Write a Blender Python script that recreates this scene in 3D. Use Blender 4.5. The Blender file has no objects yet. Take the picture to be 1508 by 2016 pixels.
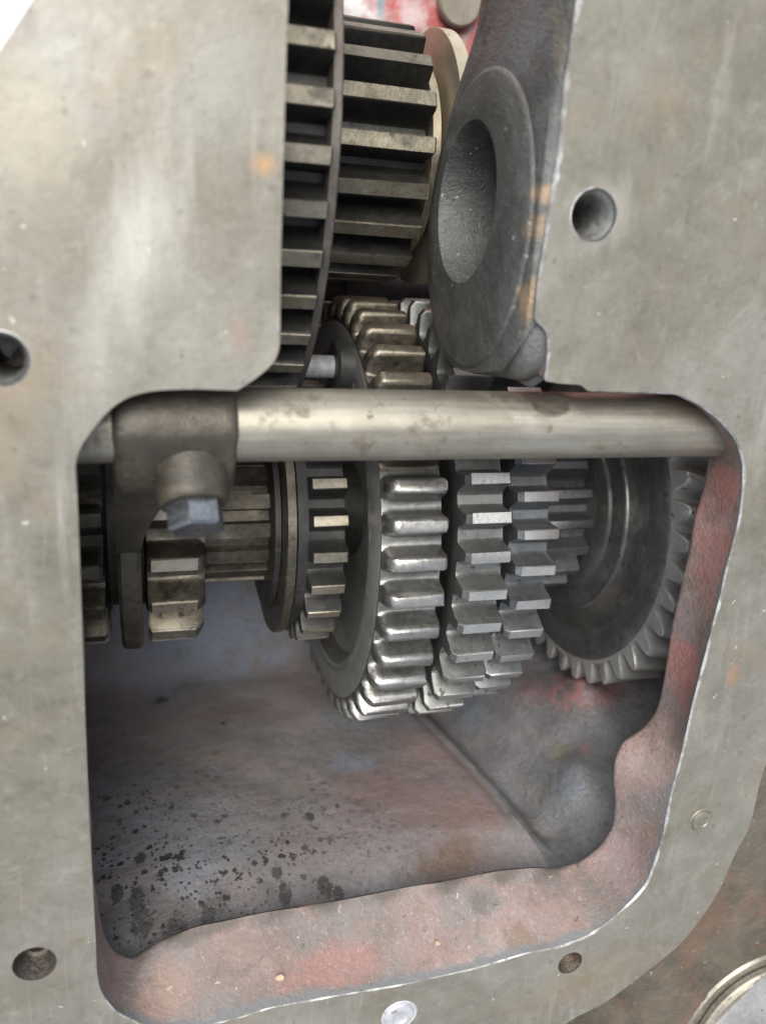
import bpy, bmesh, math, random
import numpy as np
from mathutils import Vector, Matrix, noise
random.seed(7)
C = bpy.context.scene
COL = C.collection
U = 0.037                      # metres per design unit
DF = 6.2                       # distance from the camera to the cover face, in units
# ------------------------------------------------------------------ camera
RX = np.array([0.95863557, -0.02835498, 0.28322049])
VY = np.array([-0.06139805, 0.95100146, 0.30302887])
DZ = np.array([-0.27793548, -0.30788343, 0.90992289])
FPX = 1600.0
def W(X, Y, D): return Vector((X*U, -Y*U, (DF-D)*U))
def P3(px, py, D):             # design point (X right, Y down, D depth) seen at a photo position
    q = np.array([px-754.0, py-1008.0, FPX]); a = np.array([q@RX, q@VY, q@DZ])
    return a*D/a[2]
def P(px, py, D): return W(*P3(px, py, D))
cam = bpy.data.cameras.new('camera'); camo = bpy.data.objects.new('camera', cam); COL.objects.link(camo)
right = Vector((RX[0], -VY[0], -DZ[0])); down = Vector((RX[1], -VY[1], -DZ[1])); fwd = Vector((RX[2], -VY[2], -DZ[2]))
m = Matrix((right, -down, -fwd)).transposed().to_4x4(); m.translation = W(0, 0, 0); camo.matrix_world = m
cam.sensor_fit = 'VERTICAL'; cam.sensor_height = 24; cam.lens = 24*FPX/2016.0
cam.clip_start = 0.01; cam.clip_end = 50
cam.dof.use_dof = True
cam.dof.focus_distance = (W(2.6, 4.2, 7.5)-W(0, 0, 0)).dot(fwd)
cam.dof.aperture_fstop = 5.0
C.camera = camo
# ------------------------------------------------------------------ light
SUN_EL, SUN_AZ = math.radians(56), math.radians(-30)     # azimuth from +Y (image up) towards +X
sd = Vector((math.sin(SUN_AZ)*math.cos(SUN_EL), math.cos(SUN_AZ)*math.cos(SUN_EL), math.sin(SUN_EL)))
w = bpy.data.worlds.new('World'); C.world = w; w.use_nodes = True
nt = w.node_tree; sk = nt.nodes.new('ShaderNodeTexSky'); sk.sky_type = 'NISHITA'; sk.sun_disc = False
sk.sun_elevation = SUN_EL; sk.sun_rotation = SUN_AZ; sk.air_density = 1.0; sk.dust_density = 3.0; sk.ozone_density = 1.0
bg = nt.nodes['Background']; bg.inputs[1].default_value = 0.14; hs = nt.nodes.new('ShaderNodeHueSaturation'); hs.inputs['Saturation'].default_value = .42; nt.links.new(sk.outputs[0], hs.inputs['Color']); nt.links.new(hs.outputs[0], bg.inputs[0])
sl = bpy.data.lights.new('sun', 'SUN'); sl.energy = 2.0; sl.angle = math.radians(40); sl.color = (1, .965, .89)
so = bpy.data.objects.new('sun', sl); COL.objects.link(so); so.rotation_euler = sd.to_track_quat('Z', 'Y').to_euler()
C.view_settings.view_transform = 'Standard'; C.view_settings.look = 'None'; C.view_settings.gamma = 1
C.view_settings.exposure = 0.80
C.cycles.max_bounces = 8; C.cycles.diffuse_bounces = 5; C.cycles.glossy_bounces = 5

# ------------------------------------------------------------------ shape of the casing floor, needed by geometry, stains and painted sky reflection
def ridge(D): return 4.72-.17*(D-7.3)
def base_y0(X, D):
    t_ = X-ridge(D); k = .10
    y = 6.95-.40*(math.sqrt(t_*t_+k*k)+t_)/2+.07*math.exp(-(t_/.12)**2)*min(1, max(0, (D-7.6)/.6))
    if t_ > 0: y += .30*(1-math.exp(-(t_/.18)**2))*math.exp(-((t_-.30)/.55)**2)*min(1, max(0, (D-7.2)/.6))
    y += .42*max(0, (8.1-D)/1.17)**1.6
    if D > 12.2: y -= (D-12.2)**2*.55
    return y
def hit(px, py):
    D = 7.0
    while D < 14.3:
        a = P3(px, py, D)
        if a[1] > base_y0(a[0], D): return a
        D += .02
    return a
# ------------------------------------------------------------------ materials
class NT:
    def __init__(s, name):
        s.m = bpy.data.materials.new(name); s.m.use_nodes = True; s.t = s.m.node_tree
        s.b = s.t.nodes['Principled BSDF']; s.geo = s.t.nodes.new('ShaderNodeNewGeometry')
    def n(s, t, **k):
        x = s.t.nodes.new(t)
        for a, b in k.items(): setattr(x, a, b)
        return x
    def l(s, a, b): s.t.links.new(a, b)
    def pos(s, scale=(1, 1, 1), loc=(0, 0, 0), rot=(0, 0, 0)):
        mp = s.n('ShaderNodeMapping'); s.l(s.geo.outputs['Position'], mp.inputs[0])
        mp.inputs['Scale'].default_value = [c/U for c in scale]; mp.inputs['Location'].default_value = loc
        mp.inputs['Rotation'].default_value = rot
        return mp.outputs[0]
    def noise(s, scale, detail=6, rough=.6, dist=0, stretch=(1, 1, 1), loc=(0, 0, 0), rot=(0, 0, 0)):
        x = s.n('ShaderNodeTexNoise'); s.l(s.pos(stretch, loc, rot), x.inputs['Vector'])
        x.inputs['Scale'].default_value = scale; x.inputs['Detail'].default_value = detail
        x.inputs['Roughness'].default_value = rough; x.inputs['Distortion'].default_value = dist
        return x.outputs[0]
    def ramp(s, inp, stops):
        x = s.n('ShaderNodeValToRGB'); e = x.color_ramp.elements
        while len(e) < len(stops): e.new(.5)
        for i, (p, c) in enumerate(stops):
            e[i].position = p; e[i].color = (*c, 1) if len(c) == 3 else c
        s.l(inp, x.inputs[0]); return x.outputs[0]
    def rng(s, inp, a, b, c=0, d=1):
        x = s.n('ShaderNodeMapRange'); x.inputs[1].default_value = a; x.inputs[2].default_value = b
        x.inputs[3].default_value = c; x.inputs[4].default_value = d; s.l(inp, x.inputs[0]); return x.outputs[0]
    def mix(s, fac, a, b, blend='MIX'):
        x = s.n('ShaderNodeMix', data_type='RGBA', blend_type=blend)
        for i, v in ((0, fac), (6, a), (7, b)):
            if hasattr(v, 'is_linked'): s.l(v, x.inputs[i])
            elif i == 0: x.inputs[0].default_value = v
            else: x.inputs[i].default_value = (*v, 1)
        return x.outputs[2]
    def math(s, op, a, b):
        x = s.n('ShaderNodeMath', operation=op)
        for i, v in enumerate((a, b)):
            if hasattr(v, 'is_linked'): s.l(v, x.inputs[i])
            else: x.inputs[i].default_value = v
        return x.outputs[0]
    def spots(s, scale, radius, keep, loc=(0, 0, 0), warp=0.0, stretch=(1, 1, 1)):
        """sparse irregular dots: 1 inside"""
        v = s.n('ShaderNodeTexVoronoi'); p = s.pos(stretch, loc)
        if warp:
            nz = s.n('ShaderNodeTexNoise'); s.l(p, nz.inputs['Vector']); nz.inputs['Scale'].default_value = scale*2.5; nz.inputs['Detail'].default_value = 3
            mx = s.n('ShaderNodeVectorMath', operation='MULTIPLY_ADD'); s.l(nz.outputs[1], mx.inputs[0])
            mx.inputs[1].default_value = (warp, warp, warp); s.l(p, mx.inputs[2]); p = mx.outputs[0]
        s.l(p, v.inputs['Vector']); v.inputs['Scale'].default_value = scale
        sep = s.n('ShaderNodeSeparateColor'); s.l(v.outputs['Color'], sep.inputs[0])
        rad = s.math('MULTIPLY', sep.outputs[1], radius)
        inside = s.math('LESS_THAN', v.outputs['Distance'], rad)
        return s.math('MULTIPLY', inside, s.math('LESS_THAN', sep.outputs[0], keep))
    def blob(s, col, at, radii, rot, colr, amt, soft=.5, nscale=2.5, namp=2.2):
        mp = s.n('ShaderNodeMapping', vector_type='TEXTURE'); s.l(s.geo.outputs['Position'], mp.inputs[0])
        mp.inputs['Location'].default_value = at; mp.inputs['Rotation'].default_value = (0, 0, math.radians(rot)); mp.inputs['Scale'].default_value = [r_*U for r_ in radii]
        g = s.n('ShaderNodeTexGradient', gradient_type='SPHERICAL'); s.l(mp.outputs[0], g.inputs[0])
        nz = s.noise(nscale, 7, .68, loc=(at[0]*100, at[1]*100, 0))
        gate = s.rng(g.outputs[1], 0, .3)
        f = s.rng(s.math('ADD', g.outputs[1], s.math('MULTIPLY', gate, s.math('MULTIPLY', s.math('SUBTRACT', nz, .5), namp))), .12, .12+soft)
        return s.mix(s.math('MULTIPLY', f, amt), col, colr)
    def bump(s, h, strength, dist):
        x = s.n('ShaderNodeBump'); x.inputs['Strength'].default_value = strength; x.inputs['Distance'].default_value = dist*U
        s.l(h, x.inputs['Height'])
        if s.b.inputs['Normal'].is_linked: s.l(s.b.inputs['Normal'].links[0].from_socket, x.inputs['Normal'])
        s.l(x.outputs[0], s.b.inputs['Normal'])
    def out(s, col=None, rough=None, metal=None, spec=None):
        for k, v in (('Base Color', col), ('Roughness', rough), ('Metallic', metal), ('Specular IOR Level', spec)):
            if v is None: continue
            if hasattr(v, 'is_linked'): s.l(v, s.b.inputs[k])
            elif k == 'Base Color': s.b.inputs[k].default_value = (*v, 1)
            else: s.b.inputs[k].default_value = v
        return s.m

def steel(name, dark, mid, light, rough=(.25, .5), metal=.9, scale=2.2, grime=(.02, .018, .014), grime_at=(.52, .72), brush=(1, 1, 1), bump=.25, grime_scale=1.6):
    t = NT(name)
    a = t.noise(scale, 8, .65); b = t.noise(scale*7, 5, .7, stretch=brush)
    col = t.ramp(t.math('ADD', t.math('MULTIPLY', a, .6), t.math('MULTIPLY', b, .4)), [(.32, dark), (.5, mid), (.68, light)])
    g = t.rng(t.noise(grime_scale, 9, .72, .3, loc=(3.1, 1.7, 0)), *grime_at)
    pits = t.spots(9, .33, .35, warp=.12)
    g2 = t.math('MAXIMUM', t.math('MULTIPLY', g, .85), t.math('MULTIPLY', pits, .75))
    col = t.mix(g2, col, grime)
    r = t.math('ADD', t.rng(b, .3, .7, *rough), t.math('MULTIPLY', g2, .12))
    mt = t.math('MULTIPLY', t.math('SUBTRACT', 1, t.math('MULTIPLY', g2, .8)), metal)
    t.bump(b, bump, .02); t.bump(t.noise(40, 3, .6), .12, .01)
    return t.out(col, r, mt)

M = {}
M['gear_bright'] = steel('worn_bright_steel', (.30, .30, .275), (.43, .42, .385), (.58, .565, .52), (.30, .46), .95, 2.0, grime_at=(.56, .75))
M['gear_grey'] = steel('grey_gear_steel', (.13, .135, .127), (.20, .205, .195), (.28, .28, .265), (.38, .55), .8, 2.0, grime_at=(.58, .8))
M['gear_blue'] = steel('bluish_gear_steel', (.11, .12, .125), (.17, .18, .185), (.24, .25, .255), (.38, .55), .8, 2.0, grime_at=(.58, .8))
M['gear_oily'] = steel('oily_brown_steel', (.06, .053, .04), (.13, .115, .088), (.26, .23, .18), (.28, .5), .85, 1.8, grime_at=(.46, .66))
M['gear_dark'] = steel('dark_oiled_steel', (.03, .031, .03), (.055, .055, .052), (.10, .097, .09), (.36, .6), .6, 1.8, grime_at=(.5, .75))
M['gear_upper'] = steel('upper_gear_steel', (.03, .031, .031), (.052, .051, .047), (.10, .092, .077), (.32, .5), .6, 1.6, grime_at=(.52, .75))
M['gear_helical'] = steel('satin_gear_steel', (.09, .092, .09), (.14, .14, .135), (.22, .22, .21), (.3, .48), .6, 1.6, brush=(1, 1, 1), grime_at=(.56, .8))
M['rail'] = steel('ground_rail_steel', (.25, .228, .178), (.36, .335, .275), (.49, .465, .395), (.42, .56), .9, 1.1, grime=(.10, .08, .052), grime_at=(.52, .66), brush=(.12, 3, 3), bump=.12, grime_scale=3.0)
M['tip_tan'] = steel('polished_tan_tip', (.26, .23, .17), (.38, .345, .27), (.50, .46, .385), (.35, .5), .85, 3, grime=(.06, .05, .04), grime_at=(.6, .74), grime_scale=3)
M['tip_grey'] = steel('ground_grey_tip', (.36, .36, .34), (.44, .44, .42), (.52, .51, .49), (.36, .5), .85, 3, grime=(.12, .12, .1), grime_at=(.62, .78), grime_scale=3)
M['rim_rust'] = steel('rusty_gear_rim', (.07, .062, .052), (.12, .11, .095), (.19, .175, .15), (.4, .6), .5, 2.5, grime=(.10, .06, .035), grime_at=(.5, .7))
M['fork'] = steel('oil_stained_fork_iron', (.042, .038, .029), (.068, .06, .045), (.12, .103, .075), (.34, .58), .35, 1.6, grime_at=(.55, .8), bump=.5)
M['bolt'] = steel('bolt_steel', (.11, .112, .115), (.20, .21, .225), (.34, .35, .37), (.2, .38), .9, 2.2, grime_at=(.55, .8))
M['gear_mid'] = steel('worn_grey_gear_steel', (.16, .165, .155), (.25, .25, .235), (.36, .355, .335), (.3, .46), .9, 2.0, grime_at=(.56, .75))
M['gear_face'] = steel('matt_gear_face', (.15, .155, .15), (.22, .225, .215), (.30, .30, .285), (.36, .5), .45, 2.4, grime_at=(.56, .78))
M['helix_tooth'] = steel('satin_tooth_steel', (.34, .34, .33), (.46, .46, .45), (.58, .58, .56), (.3, .46), .55, 2.4, grime_at=(.6, .8))
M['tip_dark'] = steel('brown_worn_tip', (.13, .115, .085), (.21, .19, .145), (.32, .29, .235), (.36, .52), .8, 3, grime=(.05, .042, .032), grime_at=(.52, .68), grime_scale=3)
M['zinc'] = steel('zinc_plated_steel', (.33, .34, .35), (.44, .45, .47), (.55, .56, .58), (.55, .7), .4, 3, grime=(.16, .14, .1), grime_at=(.5, .72))
M['washer'] = steel('washer_steel', (.16, .15, .12), (.26, .24, .20), (.40, .37, .31), (.35, .55), .7, 2.5, grime=(.08, .07, .05), grime_at=(.5, .72))
M['bronze'] = steel('pale_bronze', (.42, .37, .27), (.55, .49, .37), (.66, .60, .48), (.3, .5), .8, 2.5, grime=(.2, .16, .1), grime_at=(.6, .8))
M['bare'] = steel('bare_edge_metal', (.48, .48, .47), (.62, .62, .61), (.74, .74, .73), (.3, .55), .7, 6, grime=(.14, .13, .11), grime_at=(.42, .58), grime_scale=3.2)

def flange_mat():
    t = NT('machined_cast_iron')
    a = t.noise(.55, 9, .62, .4); b = t.noise(3.5, 7, .7); c = t.noise(14, 5, .7)
    v = t.math('ADD', t.math('ADD', t.math('MULTIPLY', a, .55), t.math('MULTIPLY', b, .3)), t.math('MULTIPLY', c, .15))
    col = t.ramp(v, [(.34, (.145, .134, .104)), (.46, (.20, .187, .152)), (.56, (.248, .235, .20)), (.68, (.325, .315, .28))])
    tan = t.rng(t.noise(.8, 7, .65, .5, loc=(5, 2, 1)), .56, .72)
    col = t.mix(t.math('MULTIPLY', tan, .55), col, (.27, .20, .12))
    olive = t.rng(t.noise(.45, 5, .6, loc=(9, 4, 1)), .5, .68)
    col = t.mix(t.math('MULTIPLY', olive, .5), col, (.165, .152, .108))
    # diagonal wipe / scraper marks
    st = t.rng(t.noise(2.2, 6, .65, .2, stretch=(2.2, .22, 1), rot=(0, 0, math.radians(-14)), loc=(2, 0, 0)), .54, .74)
    area = t.rng(t.noise(.5, 3, .5, loc=(1.3, 7.7, 0)), .44, .62)
    col = t.mix(t.math('MULTIPLY', t.math('MULTIPLY', st, area), .6), col, (.42, .41, .37))
    dk = t.rng(t.noise(1.6, 8, .7, .4, stretch=(1.6, .5, 1), rot=(0, 0, math.radians(-25)), loc=(7, 3, 2)), .58, .74)
    dk2 = t.rng(t.noise(1.1, 9, .75, .8, loc=(2, 6, 5)), .54, .64); col = t.mix(t.math('MULTIPLY', dk2, .38), col, (.155, .142, .112)); lt2 = t.rng(t.noise(1.3, 9, .75, .8, loc=(8, 1, 3)), .55, .66); col = t.mix(t.math('MULTIPLY', lt2, .35), col, (.36, .345, .30))
    col = t.mix(t.math('MULTIPLY', dk, .45), col, (.15, .135, .115))
    # one big polished patch on the left tongue, rust on its edge
    def blob(px, py, rx, ry, rot, colr, amt, soft=.55):
        nonlocal col
        p = P(px, py, DF); mp = t.n('ShaderNodeMapping', vector_type='TEXTURE'); t.l(t.geo.outputs['Position'], mp.inputs[0])
        mp.inputs['Location'].default_value = p; mp.inputs['Rotation'].default_value = (0, 0, math.radians(rot)); mp.inputs['Scale'].default_value = (rx*U, ry*U, U*.5)
        g = t.n('ShaderNodeTexGradient', gradient_type='SPHERICAL'); t.l(mp.outputs[0], g.inputs[0])
        nz = t.noise(3.2, 7, .7, stretch=(2, .4, 1), rot=(0, 0, math.radians(-16)), loc=(px*.01, 0, 0))
        f = t.rng(t.math('ADD', g.outputs[1], t.math('MULTIPLY', t.math('SUBTRACT', nz, .5), 1.3)), .15, .15+soft)
        col = t.mix(t.math('MULTIPLY', f, amt), col, colr); return f
    blob(275, 480, .40, 1.15, -17, (.46, .45, .41), .8, .9)
    blob(190, 740, .3, .9, -8, (.40, .385, .34), .5, .9)
    blob(1245, 150, .5, .6, 0, (.33, .31, .25), .4, .9); blob(120, 120, .7, .8, 0, (.36, .36, .345), .5, .9); blob(430, 180, .5, .7, -20, (.31, .315, .30), .4, .9)
    blob(1190, 420, .42, .42, 0, (.42, .40, .35), .45)
    blob(523, 325, .13, .12, 0, (.46, .27, .12), .75, .9)
    blob(470, 660, .16, .24, 0, (.30, .19, .14), .45, .9)
    blob(60, 250, .5, .5, 0, (.34, .31, .24), .5)
    blob(1150, 1930, 1.5, .5, 14, (.25, .185, .10), .5, .9)
    blob(1440, 1330, .12, .25, 0, (.38, .20, .10), .5)
    blob(20, 1960, .6, .4, 0, (.17, .155, .12), .6)
    sp = t.spots(7.5, .15, .2, warp=.1); col = t.mix(t.math('MULTIPLY', sp, .7), col, (.55, .53, .48))
    mo = t.rng(t.noise(7, 6, .75), .52, .66); col = t.mix(t.math('MULTIPLY', mo, .3), col, (.13, .122, .098)); mo2 = t.rng(t.noise(5, 6, .75, loc=(3, 8, 1)), .54, .68); col = t.mix(t.math('MULTIPLY', mo2, .3), col, (.36, .345, .295))
    sp2 = t.spots(11, .3, .25, loc=(4, 4, 0), warp=.12); col = t.mix(t.math('MULTIPLY', sp2, .55), col, (.13, .12, .1))
    sc = t.rng(t.noise(9, 3, .6, stretch=(3, .05, 1), rot=(0, 0, math.radians(-12))), .63, .7)
    col = t.mix(t.math('MULTIPLY', sc, .14), col, (.42, .41, .38))
    t.bump(c, .18, .02); t.bump(t.noise(50, 2, .5), .1, .01)
    return t.out(col, t.rng(b, .3, .7, .40, .58), .45, .5)
M['flange'] = flange_mat()

def cast(name, stops, scale, patches, rough=(.4, .6), bump=.3, specks=None, fine=22):
    t = NT(name)
    a = t.noise(scale, 9, .65, .5); b = t.noise(scale*6, 6, .7)
    col = t.ramp(t.math('ADD', t.math('MULTIPLY', a, .7), t.math('MULTIPLY', b, .3)), stops)
    for sc, lo, hi, amt, c, loc in patches:
        f = t.rng(t.noise(sc, 8, .68, .6, loc=loc), lo, hi); col = t.mix(t.math('MULTIPLY', f, amt), col, c)
    if specks:
        for sc, r, k, c, loc in specks:
            col = t.mix(t.math('MULTIPLY', t.spots(sc, r, k, loc=loc, warp=.16), .85), col, c)
    t.bump(b, bump, .04); t.bump(t.noise(fine, 4, .6), bump*1.0, .03); t.bump(t.noise(fine*3, 3, .6), bump*.8, .012)
    return t, col, t.rng(b, .3, .7, *rough)
t, col, r = cast('red_painted_lip', [(.36, (.12, .10, .09)), (.46, (.18, .13, .113)), (.55, (.225, .165, .147)), (.66, (.29, .235, .218))], .9,
    [(1.1, .50, .64, .8, (.17, .158, .152), (3, 1, 0)), (.8, .57, .70, .6, (.27, .115, .10), (6, 3, 1)), (2.6, .57, .7, .6, (.09, .08, .07), (1, 8, 2))], (.45, .65), .45,
    [(6, .2, .2, (.42, .38, .34), (0, 0, 0)), (9, .25, .2, (.08, .07, .06), (3, 3, 0))])
for x_, y_, rx_, ry_, rot_, c_, a_ in ((1385, 1120, .16, 1.2, -10, (.35, .145, .13), .6), (1345, 1330, .18, .8, -12, (.34, .125, .11), .6), (1240, 1500, .22, .3, 0, (.34, .085, .07), .8),
    (1290, 1570, .3, .35, 0, (.15, .14, .14), .8), (1230, 1700, .3, .5, -30, (.21, .165, .165), .7), (640, 1900, .8, .25, 8, (.27, .135, .115), .6), (330, 1950, .4, .3, 0, (.27, .17, .13), .6), (1435, 870, .3, .45, 0, (.16, .11, .08), .8), (1420, 960, .14, .3, 0, (.36, .15, .13), .7), (960, 1790, .25, .2, 0, (.09, .08, .075), .7), (1010, 1830, .3, .16, 0, (.14, .095, .06), .6)):
    col = t.blob(col, P(x_, y_, 6.5), (rx_, ry_, .6), rot_, c_, a_)
gr = t.rng(t.noise(12, 8, .8), .54, .6); col = t.mix(t.math('MULTIPLY', gr, .4), col, (.12, .108, .10)); gr2 = t.rng(t.noise(18, 6, .8, loc=(5, 5, 5)), .57, .63); col = t.mix(t.math('MULTIPLY', gr2, .4), col, (.38, .33, .31))
zz = t.n('ShaderNodeSeparateXYZ'); t.l(t.geo.outputs['Position'], zz.inputs[0])
wz = t.math('ADD', zz.outputs[2], t.math('MULTIPLY', t.math('SUBTRACT', t.noise(1.6, 7, .7, loc=(4, 9, 2)), .5), .32*U))
col = t.mix(t.math('MULTIPLY', t.rng(wz, -.10*U, -.05*U), .85), col, (.13, .14, .145))
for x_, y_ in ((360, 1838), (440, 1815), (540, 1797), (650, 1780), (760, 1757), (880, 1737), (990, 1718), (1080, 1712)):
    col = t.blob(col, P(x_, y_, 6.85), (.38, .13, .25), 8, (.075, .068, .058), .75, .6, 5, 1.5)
M['lip'] = t.out(col, r, 0, .4)
t, col, r = cast('mauve_cast_wall', [(.34, (.12, .114, .112)), (.45, (.175, .163, .16)), (.55, (.215, .195, .192)), (.66, (.28, .262, .26))], .6,
    [(.5, .50, .64, .8, (.215, .165, .16), (3, 1, 0)), (.7, .53, .66, .7, (.19, .205, .235), (6, 5, 1)), (1.2, .6, .72, .6, (.20, .15, .085), (1, 8, 2))], (.26, .48), .3, None, 14)
for x_, y_, rr, c_, a_ in ((400, 1230, (2.4, 1.5, 1.6), (.215, .255, .33), .9), (300, 1330, (1.5, 1.5, 1.0), (.21, .235, .28), .7), (500, 1400, (1.6, 1, .5), (.23, .175, .165), .6), (760, 1560, (1.2, 1, 1.0), (.215, .145, .14), .7), (900, 1610, (.7, 1, .7), (.215, .14, .125), .7), (850, 1470, (.6, 1, 1.0), (.23, .17, .165), .7), (330, 1640, (1.5, 1, .8), (.25, .25, .265), .7), (690, 1500, (.5, 1, .4), (.18, .21, .26), .6), (880, 1690, (.7, 1, .4), (.17, .115, .08), .8), (610, 1660, (.7, 1, .5), (.17, .14, .15), .6)):  # far bluish patches paint the sky's reflection into the wall colour
    col = t.blob(col, W(*hit(x_, y_)), rr, 0, c_, a_, .6, 2.2, 2.4)
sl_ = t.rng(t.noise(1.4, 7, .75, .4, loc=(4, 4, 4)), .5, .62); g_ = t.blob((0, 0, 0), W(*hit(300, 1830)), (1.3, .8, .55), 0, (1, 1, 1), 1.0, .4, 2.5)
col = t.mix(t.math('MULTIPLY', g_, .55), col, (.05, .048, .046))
for x_, y_, r_ in ((345, 1830, .16), (410, 1812, .12), (280, 1820, .14), (270, 1770, .13), (560, 1760, .10), (545, 1720, .09), (640, 1745, .12), (665, 1760, .09), (320, 1376, .12), (440, 1430, .06), (610, 1612, .08), (275, 1690, .09), (230, 1760, .1)):
    col = t.blob(col, W(*hit(x_, y_)), (r_*1.0, .5, r_*1.4), 0, (.035, .033, .028), .8, .22, 5.5, 2.6)
# oil splatter, thick in the front left corner
px = t.n('ShaderNodeSeparateXYZ'); t.l(t.geo.outputs['Position'], px.inputs[0])
near = t.math('MULTIPLY', t.rng(px.outputs[0], 4.6*U, 0.5*U), t.rng(px.outputs[2], (DF-11.5)*U, (DF-8.0)*U))
thick = t.rng(t.math('ADD', t.math('MULTIPLY', near, .5), t.math('MULTIPLY', t.noise(1.1, 6, .7, loc=(2, 2, 2)), .9)), .55, .9)
for sc, rad, keep, loc, mul in ((3.2, .34, .15, (0, 0, 0), 1), (6, .42, .24, (2, 5, 1), 1), (11, .5, .5, (7, 1, 3), 1), (22, .5, .4, (3, 2, 3), 1)):
    sp = t.math('MULTIPLY', t.spots(sc, rad, keep, loc=loc, warp=.9/sc), thick); col = t.mix(t.math('MULTIPLY', sp, .88), col, (.022, .021, .018))
gr = t.rng(t.noise(14, 8, .8), .53, .6); col = t.mix(t.math('MULTIPLY', gr, .38), col, (.085, .083, .082)); gr2 = t.rng(t.noise(20, 6, .8, loc=(5, 5, 5)), .57, .63); col = t.mix(t.math('MULTIPLY', gr2, .35), col, (.36, .35, .35))
t.bump(t.noise(9, 5, .7, .6, stretch=(.6, 1.6, 1.6), rot=(0, .3, 0)), .35, .03); t.bump(t.noise(45, 2, .6), .3, .008)
M['wall'] = t.out(col, r, 0, .5)
t, col, r = cast('blue_grey_cast_slope', [(.34, (.095, .096, .097)), (.46, (.145, .143, .146)), (.56, (.185, .182, .187)), (.68, (.24, .22, .215))], .8,
    [(.9, .56, .68, .7, (.13, .155, .19), (6, 5, 1)), (1.5, .6, .7, .6, (.19, .15, .075), (1, 8, 2))], (.24, .46), .5,
    [(10, .2, .14, (.3, .3, .3), (1, 0, 0))], 16)
for x_, y_, rr, c_, a_ in ((1140, 1385, (.6, .8, .75), (.36, .17, .165), .9), (1050, 1375, (.35, .8, .5), (.20, .12, .125), .6), (1195, 1345, (.5, .8, .6), (.27, .14, .13), .7), (1100, 1500, (.16, .6, .3), (.20, .165, .10), .5), (1148, 1490, (.16, .6, .22), (.26, .14, .15), .6), (930, 1400, (.3, .6, .6), (.13, .155, .20), .6), (1120, 1560, (.3, .6, .4), (.13, .15, .18), .7)):
    col = t.blob(col, W(*hit(x_, y_)), rr, 0, c_, a_, .55, 4.5, 2.8)
gr = t.rng(t.noise(13, 8, .8), .53, .6); col = t.mix(t.math('MULTIPLY', gr, .45), col, (.05, .052, .052)); gr2 = t.rng(t.noise(17, 6, .8, loc=(5, 5, 5)), .56, .63); col = t.mix(t.math('MULTIPLY', gr2, .4), col, (.27, .275, .28))
M['slope'] = t.out(col, r, 0, .5)
t, col, r = cast('red_painted_wall', [(.36, (.20, .05, .05)), (.48, (.36, .08, .075)), (.58, (.44, .13, .12)), (.68, (.5, .3, .28))], .7,
    [(.6, .52, .62, .75, (.45, .42, .42), (4, 1, 0)), (.8, .58, .66, .7, (.12, .22, .25), (6, 2, 1))], (.4, .6), .4)
for x_, y_, rr, c_, a_ in ((690, 10, (.7, .5, 1), (.62, .64, .64), .9), (750, 0, (.12, .6, 1), (.12, .28, .32), .8), (810, 30, (.35, .3, 1), (.5, .42, .42), .7)):
    col = t.blob(col, P(x_, y_, 14), rr, 0, c_, a_, .5, 2.5)
M['redwall'] = t.out(col, r, 0, .5)
t, col, r = cast('grey_cast_boss', [(.36, (.068, .071, .068)), (.48, (.10, .103, .099)), (.58, (.128, .131, .127)), (.68, (.17, .17, .162))], 1.0,
    [(1.0, .57, .68, .55, (.20, .17, .12), (4, 1, 0)), (2.2, .56, .7, .5, (.075, .078, .078), (6, 2, 1)), (5, .55, .66, .4, (.21, .21, .2), (2, 2, 1))], (.3, .5), .55,
    [(7, .2, .3, (.36, .37, .36), (0, 1, 0)), (14, .25, .3, (.3, .31, .31), (3, 1, 0))], 30)
for x_, y_, D_, rr, c_, a_ in ((1070, 380, 6.35, (.12, .12, .3), (.36, .25, .15), .8), (1058, 450, 6.35, (.12, .16, .3), (.36, .25, .15), .85), (1040, 590, 6.35, (.1, .25, .3), (.36, .26, .16), .8), (1000, 60, 7, (.5, .6, .6), (.16, .175, .185), .6)):
    col = t.blob(col, P(x_, y_, D_), rr, 0, c_, a_, .5, 4)
M['boss'] = t.out(col, r, .3, .5)
t, col, r = cast('rusty_outer_iron', [(.36, (.055, .05, .037)), (.48, (.085, .074, .055)), (.58, (.12, .10, .074)), (.68, (.17, .135, .10))], 1.2,
    [(1.3, .52, .66, .7, (.15, .085, .055), (4, 1, 0)), (1.0, .55, .68, .6, (.10, .10, .078), (6, 2, 1))], (.5, .75), .6,
    [(9, .22, .2, (.26, .22, .17), (0, 0, 0))], 20)
M['outer'] = t.out(col, r, .1, .4)
t, col, r = cast('hole_iron', [(.36, (.06, .055, .05)), (.5, (.11, .095, .08)), (.65, (.2, .16, .12))], 3, [(2, .5, .65, .6, (.22, .13, .07), (1, 1, 1))], (.3, .5), .4)
M['hole'] = t.out(col, r, .6, .5)
t, col, r = cast('pale_concrete', [(.35, (.62, .61, .58)), (.5, (.72, .71, .69)), (.65, (.8, .8, .78))], .2, [(.1, .55, .7, .4, (.5, .5, .5), (1, 1, 1))], (.7, .9), .2)
M['ground'] = t.out(col, r, 0, .3)
t = NT('oil_film'); M['oil'] = t.out((.13, .13, .125), .05, .2, 1.0)
t, col, r = cast('tan_flake', [(.36, (.42, .28, .17)), (.5, (.55, .40, .28)), (.65, (.62, .52, .4))], 9, [], (.6, .8), .4)
M['flake'] = t.out(col, r, 0, .3)

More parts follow.
